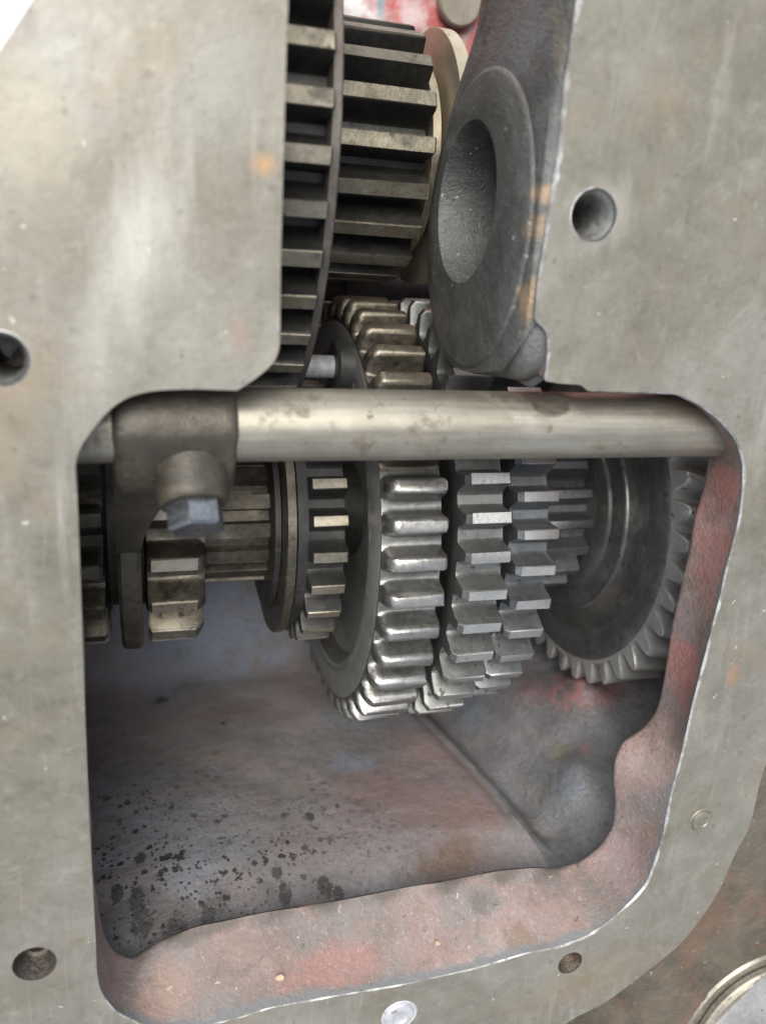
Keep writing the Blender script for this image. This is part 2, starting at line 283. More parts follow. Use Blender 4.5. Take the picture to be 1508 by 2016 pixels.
# ------------------------------------------------------------------ object helpers
def link(name, mesh, mat=None, parent=None, sharp=35):
    o = bpy.data.objects.new(name, mesh); COL.objects.link(o)
    if mat is not None and not mesh.materials: mesh.materials.append(mat)
    if parent is not None: o.parent = parent
    return o
def mesh_from(name, verts, faces, sharp=35, flip_check=True):
    me = bpy.data.meshes.new(name); me.from_pydata([tuple(v) for v in verts], [], faces)
    bm = bmesh.new(); bm.from_mesh(me); bmesh.ops.remove_doubles(bm, verts=bm.verts, dist=1e-6)
    if flip_check: bmesh.ops.recalc_face_normals(bm, faces=bm.faces)
    bm.to_mesh(me); bm.free()
    for p in me.polygons: p.use_smooth = True
    me.set_sharp_from_angle(angle=math.radians(sharp)); return me
def empty(name, loc, label, cat, group=None):
    o = bpy.data.objects.new(name, None); o.empty_display_size = .01; COL.objects.link(o); o.location = loc
    tag(o, label, cat, group); return o
def tag(o, label=None, cat=None, group=None, kind=None):
    for k, v in (('label', label), ('category', cat), ('group', group), ('kind', kind)):
        if v: o[k] = v
    return o
def resample(pts, n):
    pts = np.array(pts, float); s = np.r_[0, np.cumsum(np.linalg.norm(np.diff(pts, axis=0), axis=1))]
    u = np.linspace(0, s[-1], n); return np.stack([np.interp(u, s, pts[:, k]) for k in range(pts.shape[1])], 1)
def smooth_open(p, k=3):
    p = p.copy()
    for _ in range(k): p[1:-1] = .25*p[:-2]+.5*p[1:-1]+.25*p[2:]
    return p
def loft(rings, closed=True):
    """rings: list of equally long lists of points -> verts, quads"""
    v = [tuple(q) for r_ in rings for q in r_]; n = len(rings[0]); f = []
    for i in range(len(rings)-1):
        for j in range(n if closed else n-1):
            k = (j+1) % n; f.append((i*n+j, i*n+k, (i+1)*n+k, (i+1)*n+j))
    return v, f
def lathe_x(profile, seg=96, cap=True, wob=0):
    """profile [(x, R)] in units, round the X axis, local coordinates"""
    rings = [[Vector((x*U, -R*math.sin(a)*U, R*math.cos(a)*U)) for a in [2*math.pi*j/seg for j in range(seg)]] for x, R in profile]
    v, f = loft(rings)
    if cap:
        f.append(tuple(range(seg))); f.append(tuple(range(len(v)-seg, len(v))))
    return v, f
def lathe_axis(profile, origin, axis, seg=48, cap=True, phase=0, ref=None):
    """profile [(distance along axis, radius)] in world metres"""
    axis = axis.normalized(); a = axis.orthogonal().normalized()
    if ref is not None: a = (ref-axis*ref.dot(axis)).normalized()
    b = axis.cross(a)
    rings = [[origin+axis*h+(a*math.cos(t_)+b*math.sin(t_))*R for t_ in [2*math.pi*j/seg+phase for j in range(seg)]] for h, R in profile]
    v, f = loft(rings)
    if cap: f.append(tuple(range(seg))); f.append(tuple(range(len(v)-seg, len(v))))
    return v, f

# ------------------------------------------------------------------ gears
Y0, D0 = 3.268, 10.0           # main shaft
Y1, D1 = -1.054, 10.0          # upper shaft
SQ = [(-.5, 0), (-.37, 0), (-.315, .07), (-.27, .22), (-.21, .55), (-.155, .88), (-.14, .965), (-.12, 1), (.12, 1), (.14, .965), (.155, .88), (.21, .55), (.27, .22), (.315, .07), (.37, 0), (.5, 0)]
RD = [(-.5, 0), (-.40, 0), (-.35, .07), (-.31, .2), (-.25, .52), (-.215, .76), (-.19, .89), (-.155, .965), (-.10, 1), (.07, 1), (.12, .985), (.165, .93), (.20, .83), (.25, .52), (.31, .2), (.35, .07), (.40, 0), (.5, 0)]
LEAF = [(-.5, 0), (-.40, 0), (-.36, .05), (-.32, .2), (-.27, .5), (-.2, .78), (-.12, .95), (-.05, 1), (.05, 1), (.12, .95), (.2, .78), (.27, .5), (.32, .2), (.36, .05), (.40, 0), (.5, 0)]
WID = [(-.5, 0), (-.40, 0), (-.35, .06), (-.31, .2), (-.255, .5), (-.19, .88), (-.175, .965), (-.155, 1), (.155, 1), (.175, .965), (.19, .88), (.255, .5), (.31, .2), (.35, .06), (.40, 0), (.5, 0)]
SPL = [(-.5, 0), (-.3, 0), (-.28, .06), (-.26, .9), (-.245, 1), (.245, 1), (.26, .9), (.28, .06), (.3, 0), (.5, 0)]
def tooth_geom(prof, Rt, Rr, N, xl, xr, ends, helix=0, rnd=None, base=.03, jit=0):
    """one pitch of the toothed ring, pointing at +Z. ends: [(dx from end, height factor, width factor)] left, right"""
    pitch = 2*math.pi/N; st = []
    for dx, hf, wf in ends[0]: st.append((xl+dx, hf, wf))
    for dx, hf, wf in reversed(ends[1]): st.append((xr-dx, hf, wf))
    if len(st) < 2: st = [(xl, 1, 1), (xr, 1, 1)]
    rings = []
    for x, hf, wf in st:
        ring = []
        for a, h in prof:
            hh = h*hf; aa = a if abs(a) >= .36 or abs(a) > .45 else a*wf
            if rnd and h > .3: hh += rnd.uniform(-jit, jit); aa += rnd.uniform(-jit, jit)*.3
            R = Rr+(Rt-Rr)*hh; th = aa*pitch+helix*(x-xl)
            xx = x+(rnd.uniform(-jit, jit)*.1 if rnd and h > .3 else 0)
            ring.append((xx, R, th))
        R = Rr-base
        ring.append((x, R, .5*pitch+helix*(x-xl))); ring.insert(0, (x, R, -.5*pitch+helix*(x-xl))); rings.append(ring)
    pts = [[Vector((x*U, -R*math.sin(th)*U, R*math.cos(th)*U)) for x, R, th in r_] for r_ in rings]
    v, f = loft(pts, closed=False); n = len(pts[0])
    f.append(tuple(range(n))); f.append(tuple(range(len(v)-n, len(v)))[::-1])
    return v, f
def rotx(v, a): c, s = math.cos(a), math.sin(a); return [(p[0], p[1]*c-p[2]*s, p[1]*s+p[2]*c) for p in v]
def teeth(parent, mat, prof, Rt, Rr, N, xl, xr, phase, ends, vis=(-100, 100), helix=0, jit=.03, tip=None, tipat=.93, sharp=32, base=.03, name='tooth', brown_mats=None):
    """phase: angle (radians, down positive) of one tooth centre. Teeth facing the opening are parts; the rest go to the body."""
    var = []; var_brown = []
    for k in range(8):
        v, f = tooth_geom(prof, Rt, Rr, N, xl, xr, ends, helix, random.Random(k*7+N), base, jit)
        me = mesh_from(name, v, f, sharp); me.materials.append(mat); var.append(me)
        if tip:
            me.materials.append(tip); lim = (Rr+(Rt-Rr)*tipat)*U
            for p in me.polygons:
                if all(math.hypot(me.vertices[q].co.y, me.vertices[q].co.z) > lim for q in p.vertices): p.material_index = 1
    if brown_mats:  # teeth above the rail take browner, darker materials
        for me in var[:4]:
            m2 = me.copy(); m2.materials[0] = brown_mats[0]
            if len(m2.materials) > 1: m2.materials[1] = brown_mats[1]
            var_brown.append(m2)
    rest = ([], [])
    for i in range(N):
        th = phase+i*2*math.pi/N; deg = (math.degrees(th)+180) % 360-180
        if vis[0] <= deg <= vis[1]:
            o = bpy.data.objects.new(name, random.choice(var_brown if var_brown and deg < -26 else var)); COL.objects.link(o); o.parent = parent; o.rotation_euler = (th, 0, 0)
        else:
            v, f = tooth_geom(prof, Rt, Rr, N, xl, xr, [[(0, 1, 1)], [(0, 1, 1)]], helix, None, base)
            o_ = len(rest[0]); rest[0].extend(rotx(v, th)); rest[1].extend([tuple(q+o_ for q in g) for g in f])
    return rest
def add(a, b):
    o_ = len(a[0]); a[0].extend(b[0]); a[1].extend([tuple(q+o_ for q in g) for g in b[1]])
def gear(name, label, Y, D, prof, Rt, Rr, N, xl, xr, phase, body_prof, mat, bmat=None, ends=None, vis=(-100, 100), helix=0, jit=.03, sharp=32, cat='gear', base=.03, group=None, seg=128, tip=None, tipat=.93, brown_mats=None):
    x0 = (xl+xr)/2; t_ = empty(name, W(x0, Y, D), label, cat, group)
    ends = ends or [[(0, .93, .97), (.018, 1, 1)], [(0, .93, .97), (.018, 1, 1)]]
    rest = teeth(t_, mat, prof, Rt, Rr, N, xl-x0, xr-x0, phase, ends, vis, helix, jit, tip=tip, tipat=tipat, sharp=sharp, base=base, brown_mats=brown_mats)
    if body_prof:
        v, f = lathe_x([(x-x0, R) for x, R in body_prof], seg)
        b = ([Vector(q) for q in v], list(f)); 
        me = mesh_from('gear_body', *b, sharp=28, flip_check=True); link('gear_body', me, bmat or mat, t_)
    if rest[0]:
        me = mesh_from('rear_teeth', rest[0], rest[1]); o = link('rear_teeth', me, mat, t_); o['kind'] = 'stuff'
    return t_
def ph(deg, N, a=.12): return math.radians(deg)-a*2*math.pi/N

RND_ENDS = [[(-.0, .45, .72), (.02, .66, .84), (.055, .86, .93), (.09, .96, .98), (.13, 1, 1)], [(0, .62, .84), (.01, .8, .92), (.025, .94, .97), (.05, 1, 1)]]
CH_ENDS = [[(0, .78, .86), (.05, 1, 1)], [(0, .8, .9), (.04, 1, 1)]]
CH3 = [[(0, .80, .9), (.055, 1, 1)], [(0, .96, .98), (.02, 1, 1)]]
gear('sliding_gear', 'bright worn gear with rounded teeth and dished face in the middle of the main shaft', Y0, D0, RD, 2.745, 2.47, 42, 2.36, 3.02, ph(-21.08, 42, .17),
     [(2.68, .9), (2.68, 1.70), (2.66, 1.78), (2.50, 1.90), (2.40, 1.97), (2.345, 2.03), (2.33, 2.07), (2.345, 2.40), (2.36, 2.44), (3.0, 2.44), (3.0, 1.0)], M['gear_mid'], M['gear_face'], RND_ENDS, sharp=50, jit=.05, tip=M['gear_bright'], tipat=.60, brown_mats=(M['gear_oily'], M['tip_dark']))
v, f = lathe_x([(2.52-2.69, 1.885), (2.43-2.69, 1.94), (2.36-2.69, 2.01), (2.325-2.69, 2.075), (2.322-2.69, 2.12), (2.335-2.69, 2.13)], 128, False)
link('rim_bevel', mesh_from('rim_bevel', v, f, 60, False), M['gear_bright'], bpy.data.objects['sliding_gear'])
gear('spur_gear', 'grey gear with sharp square-edged teeth, just right of the bright rounded gear', Y0, D0, SQ, 2.742, 2.44, 41, 3.215, 3.74, ph(-22.83, 41.36), 
     [(3.24, .9), (3.24, 2.2), (3.215, 2.25), (3.215, 2.41), (3.74, 2.41), (3.74, 1.0)], M['gear_grey'], M['gear_grey'], CH_ENDS, tip=M['tip_grey'])
gear('spur_gear', 'blue-grey gear with small bright tooth corners, between the sharp-toothed gear and the pinion hub', Y0, D0, SQ, 2.576, 2.30, 39, 3.88, 4.355, ph(-18.6, 39),
     [(3.78, .9), (3.78, 1.9), (3.88, 1.95), (3.88, 2.27), (4.355, 2.27), (4.355, 1.0)], M['gear_blue'], M['gear_blue'], CH3, tip=M['tip_grey'])
gear('small_gear', 'small dark gear with tan tooth tips behind the thin collar, left of the dished gear', Y0, D0, SQ, 1.683, 1.45, 25, 1.80, 2.225, ph(-26.06, 24.58),
     [(1.80, .6), (1.80, 1.42), (2.225, 1.42), (2.225, .9)], M['gear_dark'], M['gear_dark'], tip=M['tip_tan'])
gear('pinion_hub', 'dark narrow toothed hub beside the smooth stepped face of the helical gear', Y0, D0, SQ, 1.20, .97, 19, 4.95, 5.62, math.radians(-4), 
     [(4.4, .6), (4.4, .94), (5.9, .94), (5.9, .6)], M['gear_blue'], M['gear_dark'], [[(0, .9, .95), (.06, 1, 1)], [(0, .9, .95), (.04, 1, 1)]])
# helical gear on the right
HX = 6.0
HEL_ENDS = [[(0, .94, .86), (.02, .985, .96), (.05, 1, 1)], [(0, .95, 1)]]
gear('helical_gear', 'large dark gear with smooth concave face and slanted teeth at right edge of the opening', Y0, D0, LEAF, 2.60, 2.29, 40, HX, HX+.75, math.radians(3), 
     [(5.80, .7), (5.80, 1.17), (5.815, 1.20), (5.86, 1.21), (5.87, 1.48), (5.855, 1.50), (5.87, 1.525), (5.90, 1.54), (5.97, 1.66), (6.0, 1.80), (5.99, 1.93), (5.965, 2.02), (5.965, 2.14), (5.975, 2.22), (HX, 2.26), (HX+.75, 2.27), (HX+.75, .9)],
     M['helix_tooth'], M['gear_helical'], HEL_ENDS, helix=.13, sharp=45, seg=160, tip=M['tip_tan'], tipat=.97)
v, f = lathe_x([(5.895-6.375, 1.545), (5.93-6.375, 1.60), (5.955-6.375, 1.66), (5.978-6.375, 1.74), (5.985-6.375, 1.80), (5.99-6.375, 1.84)], 160, False)
link('polished_ring', mesh_from('polished_ring', v, f, 60, False), M['gear_mid'], bpy.data.objects['helical_gear'])
# upper shaft
gear('idler_gear', 'big dark gear partly hidden behind the left tongue of the cover face, at the top', Y1, D1, WID, 3.023, 2.66, 45, .78, 1.561, ph(math.degrees(-.152), 44.54),
     [(.78, .9), (.78, 2.63), (1.561, 2.63), (1.562, 2.83), (1.575, 2.87), (1.645, 2.87), (1.66, 2.85), (1.66, 2.45), (1.58, 2.35), (1.58, .9)], M['gear_upper'], M['rim_rust'], tip=M['tip_dark'])
gear('upper_pinion', 'wide dark pinion with long straight teeth, between the big top gear and the bored boss', Y1, D1, WID, 1.386, 1.0, 19, 1.70, 3.006, ph(math.degrees(-.642), 18.9),
     [(1.70, .6), (1.70, .97), (3.006, .97), (3.006, .6)], M['gear_upper'], M['gear_dark'], vis=(-100, 110), tip=M['tip_dark'])
# spline shaft, collar, sliding cluster on the left
o = empty('splined_shaft', W(1.0, Y0, D0), 'oily splined main shaft running behind the shift fork to the gears', 'shaft')
rest = teeth(o, M['gear_oily'], SPL, .89, .77, 16, -2.6, .75, math.radians(-3), [[(0, 1, 1)], [(0, 1, 1)]], jit=.01, name='spline')
if rest[0]: link('rear_splines', mesh_from('rear_splines', *rest), M['gear_oily'], o)['kind'] = 'stuff'
v, f = lathe_x([(-2.6, .4), (-2.6, .75), (.75, .75), (.75, .6), (6.5, .6), (6.5, .3)], 64); link('shaft_core', mesh_from('shaft_core', v, f), M['gear_dark'], o)
o = empty('collar', W(1.6, Y0, D0), 'thin tan-edged steel collar at the end of the splined shaft, left of the small gear', 'collar')
v, f = lathe_x([(-.065, .85), (-.065, 1.54), (-.05, 1.56), (.045, 1.56), (.055, 1.54), (.055, .85)], 128); link('disc', mesh_from('disc', v, f), M['gear_oily'], o)
v, f = lathe_x([(-.15, .85), (-.15, 1.2), (-.14, 1.23), (-.075, 1.23), (-.075, .85)], 128); link('snap_ring', mesh_from('snap_ring', v, f), M['gear_dark'], o)
v, f = lathe_x([(.08, .97), (.08, 1.47), (.20, 1.47), (.20, .97)], 128); link('spacer', mesh_from('spacer', v, f), M['gear_dark'], o)
o = empty('sliding_gear', W(.1, Y0, D0), 'oily tan sliding gear with wide teeth, held by the shift fork at the left', 'gear')
rest = teeth(o, M['gear_oily'], SQ, 1.56, 1.25, 17, -.07, .56, math.radians(3), [[(0, .85, .92), (.04, 1, 1)], [(0, .7, .8), (.05, .9, .95), (.1, 1, 1)]], jit=.03, tip=M['tip_tan'])
add(rest, teeth(o, M['gear_oily'], SQ, 1.56, 1.25, 17, -1.1, -.52, math.radians(5), [[(0, .9, .95), (.04, 1, 1)], [(0, .9, .95), (.04, 1, 1)]], jit=.03))
link('rear_teeth', mesh_from('rear_teeth', *rest), M['gear_oily'], o)['kind'] = 'stuff'
v, f = lathe_x([(-1.1, .97), (-1.1, 1.22), (-.52, 1.22), (-.48, 1.1), (-.1, 1.1), (-.07, 1.22), (.56, 1.22), (.56, .97)], 96); link('gear_body', mesh_from('gear_body', v, f), M['gear_dark'], o)
# discs at the right end of the upper shaft
o = empty('thrust_washer', W(3.05, Y1, D1), 'pale bronze stepped washer peeping out behind the bored boss, right of the pinion', 'washer')
v, f = lathe_x([(.02, .5), (.02, 1.02), (.03, 1.05), (.12, 1.05), (.13, 1.02), (.13, .5)], 128); link('inner_disc', mesh_from('inner_disc', v, f), M['bronze'], o)
v, f = lathe_x([(.20, .5), (.20, 1.36), (.21, 1.40), (.36, 1.40), (.37, 1.36), (.37, .5)], 128); link('outer_disc', mesh_from('outer_disc', v, f), M['bronze'], o)
o = empty('upper_shaft', W(2, Y1, D1), 'dark upper gear shaft between big gear and boss', 'shaft')
v, f = lathe_x([(-3, .3), (-3, .55), (2.2, .55), (2.2, .3)], 48); link('shaft_core', mesh_from('shaft_core', v, f), M['gear_dark'], o)

o = empty('added_gap_shaft', P(720, 578, 11.9), 'dark shaft added to darken the gap under the upper pinion', 'shaft')  # invented shaft, added to make the lit gap behind it dark
v, f = lathe_x([(-2.6, .2), (-2.6, .42), (-.4, .42), (-.4, .5), (1.4, .5), (1.4, .42), (3.6, .42), (3.6, .2)], 48); link('shaft_core', mesh_from('shaft_core', v, f), M['gear_dark'], o)

# ------------------------------------------------------------------ housing
H = empty('gearbox_housing', W(3, 6, 12), 'cast iron gearbox housing with flat grey cover face and red painted opening', 'gearbox housing')
DL = 6.85                       # depth of the lip's inner edge
# outline of the opening, photo positions on the cover face
RIGHT_A = [(1332, 778), (1381, 800), (1421, 832), (1448, 864), (1460, 895), (1465, 922), (1463, 969), (1455, 1029), (1441, 1083), (1428, 1131), (1418, 1181), (1404, 1232), (1391, 1286), (1377, 1340), (1363, 1394), (1345, 1478), (1321, 1568), (1307, 1643), (1290, 1699), (1274, 1741), (1246, 1774), (1199, 1816), (1157, 1845), (1100, 1866), (1035, 1877), (941, 1906), (800, 1938), (663, 1961), (530, 1985), (477, 2003), (400, 2022), (330, 2027), (275, 2016), (228, 1993), (199, 1955), (192, 1918), (188, 1834)]
RIGHT_B = [(1345, 800), (1375, 830), (1392, 865), (1397, 900), (1390, 940), (1384, 969), (1366, 1026), (1359, 1083), (1347, 1130), (1337, 1174), (1325, 1228), (1317, 1285), (1308, 1340), (1302, 1372), (1293, 1403), (1269, 1436), (1225, 1464), (1210, 1497), (1207, 1544), (1212, 1586), (1207, 1630), (1185, 1666), (1147, 1697), (1100, 1711), (1049, 1709), (988, 1713), (894, 1732), (800, 1748), (658, 1775), (530, 1796), (382, 1826), (318, 1855), (265, 1892), (228, 1877), (206, 1843), (194, 1800), (188, 1770)]
LEFT_A = [(188, 1834), (176, 1600), (168, 1400), (161, 1200), (154, 1000), (148, 907), (156, 886), (172, 860), (192, 834), (216, 806), (250, 782), (300, 769), (380, 766), (466, 769)]
TONGUE_A = [(466, 769), (484, 759), (510, 741), (532, 722), (546, 704), (551, 685), (552, 640), (553, 520), (556, 400), (560, 250), (564, 100), (568, 0), (574, -150), (586, -500), (590, -700)]
SLOT_A = [(1240, -700), (1215, -500), (1161, -150), (1139, 0), (1127, 79), (1115, 159), (1101, 310), (1085, 397), (1073, 476), (1060, 555), (1053, 630), (1062, 640), (1073, 645), (1079, 659), (1080, 694), (1076, 730), (1071, 752), (1110, 756), (1150, 759), (1156, 772), (1278, 775), (1332, 778)]
def design(pts, D): return np.array([P3(x, y, D)[:2] for x, y in pts])
segA, segB = [], []
def put(A, B=None, n=60, shift=(0, 0), sm=2):
    a = smooth_open(resample(design(A, DF), n), sm)
    b = smooth_open(resample(design(B, DL), n), sm) if B is not None else a+np.array(shift)
    if A is SLOT_A: b[int(n*.78):, 1] -= np.clip(np.linspace(0, .9, n-int(n*.78)), 0, .25)
    segA.append(a[:-1]); segB.append(b[:-1])
put(RIGHT_A, RIGHT_B, 330, sm=4)
put(LEFT_A, None, 110, (-.04, -.02)); put(TONGUE_A, None, 120, (.0, .0)); put([TONGUE_A[-1], SLOT_A[0]], None, 12, (0, -.3)); put(SLOT_A, None, 190, (.02, .0))
A = np.concatenate(segA); B = np.concatenate(segB)
# join the two rings softly where sections meet
def soften(Q, idx, w=10):
    for c in idx:
        for _ in range(12):
            for k in range(c-w, c+w): Q[k % len(Q)] = .25*Q[(k-1) % len(Q)]+.5*Q[k % len(Q)]+.25*Q[(k+1) % len(Q)]
cuts = np.cumsum([len(s) for s in segA]); soften(B, [0, cuts[0]], 8)
N_ = len(A); tan = np.roll(A, -3, 0)-np.roll(A, 3, 0); nrm = np.stack([tan[:, 1], -tan[:, 0]], 1); nrm /= np.linalg.norm(nrm, axis=1)[:, None]
ctr = np.array(P3(800, 1300, DF)[:2])
# outline runs clockwise seen in the photo (y down): outward normal check
if np.mean(np.sum((A[:300]-ctr)*nrm[:300], axis=1)) < 0: nrm = -nrm
nz = np.array([noise.noise(Vector((a[0]*2.5, a[1]*2.5, 0)))*.5+noise.noise(Vector((a[0]*9, a[1]*9, 3)))*.5 for a in A])
chw = np.clip(.012+.034*nz, .0015, .05)
wid = np.ones(N_); wid[cuts[0]:cuts[3]] = .06
wid[cuts[3]:cuts[3]+110] = 1.7; wid[185:cuts[0]] = .55
for _ in range(10): wid = .25*np.roll(wid, 1)+.5*wid+.25*np.roll(wid, -1)
chw *= wid
tailR = np.zeros(N_); tailR[:330] = 1
A_top = A+nrm*chw[:, None]
ring_top = [W(a[0], a[1], DF) for a in A_top]
ring_ch = [W(a[0], a[1], DF+(.022+.012*n_)*w_) for a, n_, w_ in zip(A, nz, wid)]
mid = []
for s_ in (.12, .3, .5, .68, .84, .95, 1.0):
    k = s_; bul = .035*math.sin(math.pi*min(1, s_))
    q = A*(1-k)+B*k
    w_ = [noise.noise(Vector((p_[0]*1.6, p_[1]*1.6, s_*1.5)))*.022*min(1, s_*3) for p_ in q]
    dd = DF+.03+(DL-DF-.03)*(s_ if s_ < .9 else .9+(s_-.9))
    mid.append([W(p_[0]+nn[0]*(ww+bul), p_[1]+nn[1]*(ww+bul), dd) for p_, nn, ww in zip(q, nrm, w_)])
def off(Q, d, D): return [W(p_[0]+nn[0]*d, p_[1]+nn[1]*d, D) for p_, nn in zip(Q, nrm)]
tail = [off(B, .015, DL+.035), off(B, .06, DL+.06), off(B, .25, DL+.08), off(B, .7, DL+.10)]
v, f = loft([ring_ch]+mid+tail); me = mesh_from('opening_lip', v, f, 60, False); link('opening_lip', me, M['lip'], H, 0)
v, f = loft([ring_top, ring_ch]); me = mesh_from('chipped_edge', v, f, 80, False); link('chipped_edge', me, M['bare'], H)
# cover face with its holes
def circ(px, py, R, n=40, D=DF):
    c = P3(px, py, D); return [W(c[0]+R*math.cos(t_), c[1]+R*math.sin(t_), D) for t_ in [2*math.pi*k/n for k in range(n)]], c
upx = 6.2/1600
holes = [(1169, 424, .205, 'thread'), (2, 706, .19, 'thread'), (69, 1898, .185, 'cone'), (1122, 1896, .15, 'cone')]
pins = [(1380, 1615, .128), (786, 1999, .165)]
OUT = [(-700, 2500), (-760, 1500), (-420, 700), (-150, 340), (-60, 205), (0, 105), (38, 50), (70, 0), (130, -95), (300, -420), (480, -760), (900, -860), (1500, -800), (2050, -500), (2150, 600), (1900, 1180),
       (1640, 1340), (1545, 1430), (1512, 1490), (1496, 1535), (1476, 1629), (1448, 1676), (1415, 1755), (1377, 1812), (1340, 1859), (1270, 1915), (1190, 1976), (1129, 2004), (1080, 2040), (1000, 2100), (760, 2320), (300, 2520)]
ob = resample(design(OUT+[OUT[0]], DF), 700)[:-1]
for _ in range(5): ob = .25*np.roll(ob, 1, 0)+.5*ob+.25*np.roll(ob, -1, 0)
loops = [ring_top, [W(a[0], a[1], DF) for a in ob]]
for hx, hy, R, kind in holes: loops.append(circ(hx, hy, R)[0])
bm = bmesh.new()
for L in loops:
    vs = [bm.verts.new(p_) for p_ in L]
    for i in range(len(vs)): bm.edges.new((vs[i], vs[(i+1) % len(vs)]))
bmesh.ops.triangle_fill(bm, use_beauty=True, use_dissolve=False, edges=bm.edges[:], normal=(0, 0, 1))
# drop the filled openings, if any
def inside(pt, poly):
    x, y = pt; c = False; n = len(poly); j = n-1
    for i in range(n):
        if ((poly[i][1] > y) != (poly[j][1] > y)) and (x < (poly[j][0]-poly[i][0])*(y-poly[i][1])/(poly[j][1]-poly[i][1])+poly[i][0]): c = not c
        j = i
    return c
polys = [[(p_.x, p_.y) for p_ in L] for L in loops]
bad = []
for fc in bm.faces:
    c = fc.calc_center_median(); q = (c.x, c.y)
    if any(inside(q, pl) for i, pl in enumerate(polys) if i != 1): bad.append(fc)
if bad: bmesh.ops.delete(bm, geom=bad, context='FACES_ONLY')
for fc in bm.faces:
    if fc.normal.z < 0: fc.normal_flip()
me = bpy.data.meshes.new('cover_face'); bm.to_mesh(me); bm.free(); link('cover_face', me, M['flange'], H)
# rim of the cover face
obn = [W(a[0], a[1], DF) for a in ob]; cc = np.array(P3(754, 1000, DF)[:2])
def outw(d, D): return [W(*(a+(a-cc)/np.linalg.norm(a-cc)*d), D) for a in ob]
v, f = loft([obn, outw(.012, DF+.012), outw(.015, DF+.13), outw(.0, DF+.16), outw(-.25, DF+.2), outw(-.3, DL+.1)]); link('cover_rim', mesh_from('cover_rim', v, f, 40, False), M['flange'], H)
# bolt holes
for hx, hy, R, kind in holes:
    c = W(*P3(hx, hy, DF))
    if kind == 'thread':
        pr = [(0, R), (.02, R*.95)]
        for k in range(11): pr += [(.03+k*.07, R*.95), (.065+k*.07, R*.80)]
        pr += [(.8, R*.83), (.98, R*.8), (1.0, .01)]
    else:
        pr = [(0, R), (.015, R*.97), (.05, R*.92), (.15, R*.66), (.19, R*.58), (.21, R*.42), (.34, R*.38), (.36, .01)]
    v, f = lathe_axis([(-h_*U, r_*U) for h_, r_ in pr], c, Vector((0, 0, 1)), 40, False)
    link('threaded_hole' if kind == 'thread' else 'bolt_hole', mesh_from('bolt_hole', v, f, 25, False), M['gear_mid'] if kind == 'thread' else M['hole'], H)
    if kind == 'thread':
        v, f = lathe_axis([(.002*U, R*1.0*U), (.003*U, (R*1.003)*U), (.0*U, R*1.035*U)], c, Vector((0, 0, 1)), 40, False)
        link('hole_rim', mesh_from('hole_rim', v, f, 60, False), M['bare'], H)
for hx, hy, R in pins:
    c = W(*P3(hx, hy, DF))
    v, f = lathe_axis([(.001*U, R*1.22*U), (.010*U, R*1.12*U), (.004*U, R*1.03*U), (.002*U, R*1.0*U), (.012*U, R*.97*U), (.03*U, R*.9*U), (.034*U, R*.55*U), (.02*U, R*.45*U), (.018*U, .002*U)], c, Vector((0, 0, 1)), 40, False)
    link('dowel_plug', mesh_from('dowel_plug', v, f, 40, False), M['zinc'] if hx < 1000 else M['flange'], H)
# outer body seen past the rim (bottom right)
n1, n2 = 60, 60; g = []
for i in range(n1):
    row = []
    for j in range(n2):
        a = P3(1000+i/(n1-1)*900, 1250+j/(n2-1)*1100, DF+.24)
        h_ = noise.fractal(Vector((a[0]*1.5, a[1]*1.5, 2)), .8, 2, 4)*.03
        dx, dy = (1000+i/(n1-1)*900-1195)/70, (1250+j/(n2-1)*1100-2010)/45
        h_ += .5*math.exp(-(dx*dx+dy*dy))
        row.append(W(a[0], a[1], DF+.22+h_))
    g.append(row)
v, f = loft(g, False); keep = [(a[0], a[1]) for a in (ob+(cc-ob)/np.linalg.norm(cc-ob, axis=1)[:, None]*.22)]; keep = [(x*U, -y*U) for x, y in keep]
f = [q for q in f if not inside((sum(v[i][0] for i in q)/4, sum(v[i][1] for i in q)/4), keep)]
link('outer_body', mesh_from('outer_body', v, f, 40, False), M['outer'], H)
# bearing boss with its web
XF, YB, DB, RB = 3.05, -.30, 7.66, 1.34
def yd(Y, D, X): return W(X, Y, D)
n = 96; bY, bD, br = -.50, 7.80, .715
ang = [2*math.pi*k/n for k in range(n)]
def ringc(Y, D, R, X, e=1.0): return [yd(Y+R*math.sin(a), D-R*e*math.cos(a), X) for a in ang]
YB, DB = -.30, 7.60
v, f = loft([ringc(bY, bD, br*.985, XF+1.2), ringc(bY, bD, br, XF+.03), ringc(bY, bD, br+.02, XF), ringc(bY*.6+YB*.4, bD*.6+DB*.4, .95, XF-.006, .97), ringc(YB, DB, 1.29, XF, .94), ringc(YB, DB, 1.32, XF+.012, .935), ringc(YB, DB, 1.335, XF+.03, .935)])
BO = link('bearing_boss', mesh_from('bearing_boss', v, f, 50, False), M['boss'], H)
v, f = loft([ringc(bY, bD, br*.985, XF+1.2), ringc(bY, bD, .01, XF+1.25)]); link('bore_floor', mesh_from('bore_floor', v, f, 50, False), M['gear_dark'], BO)
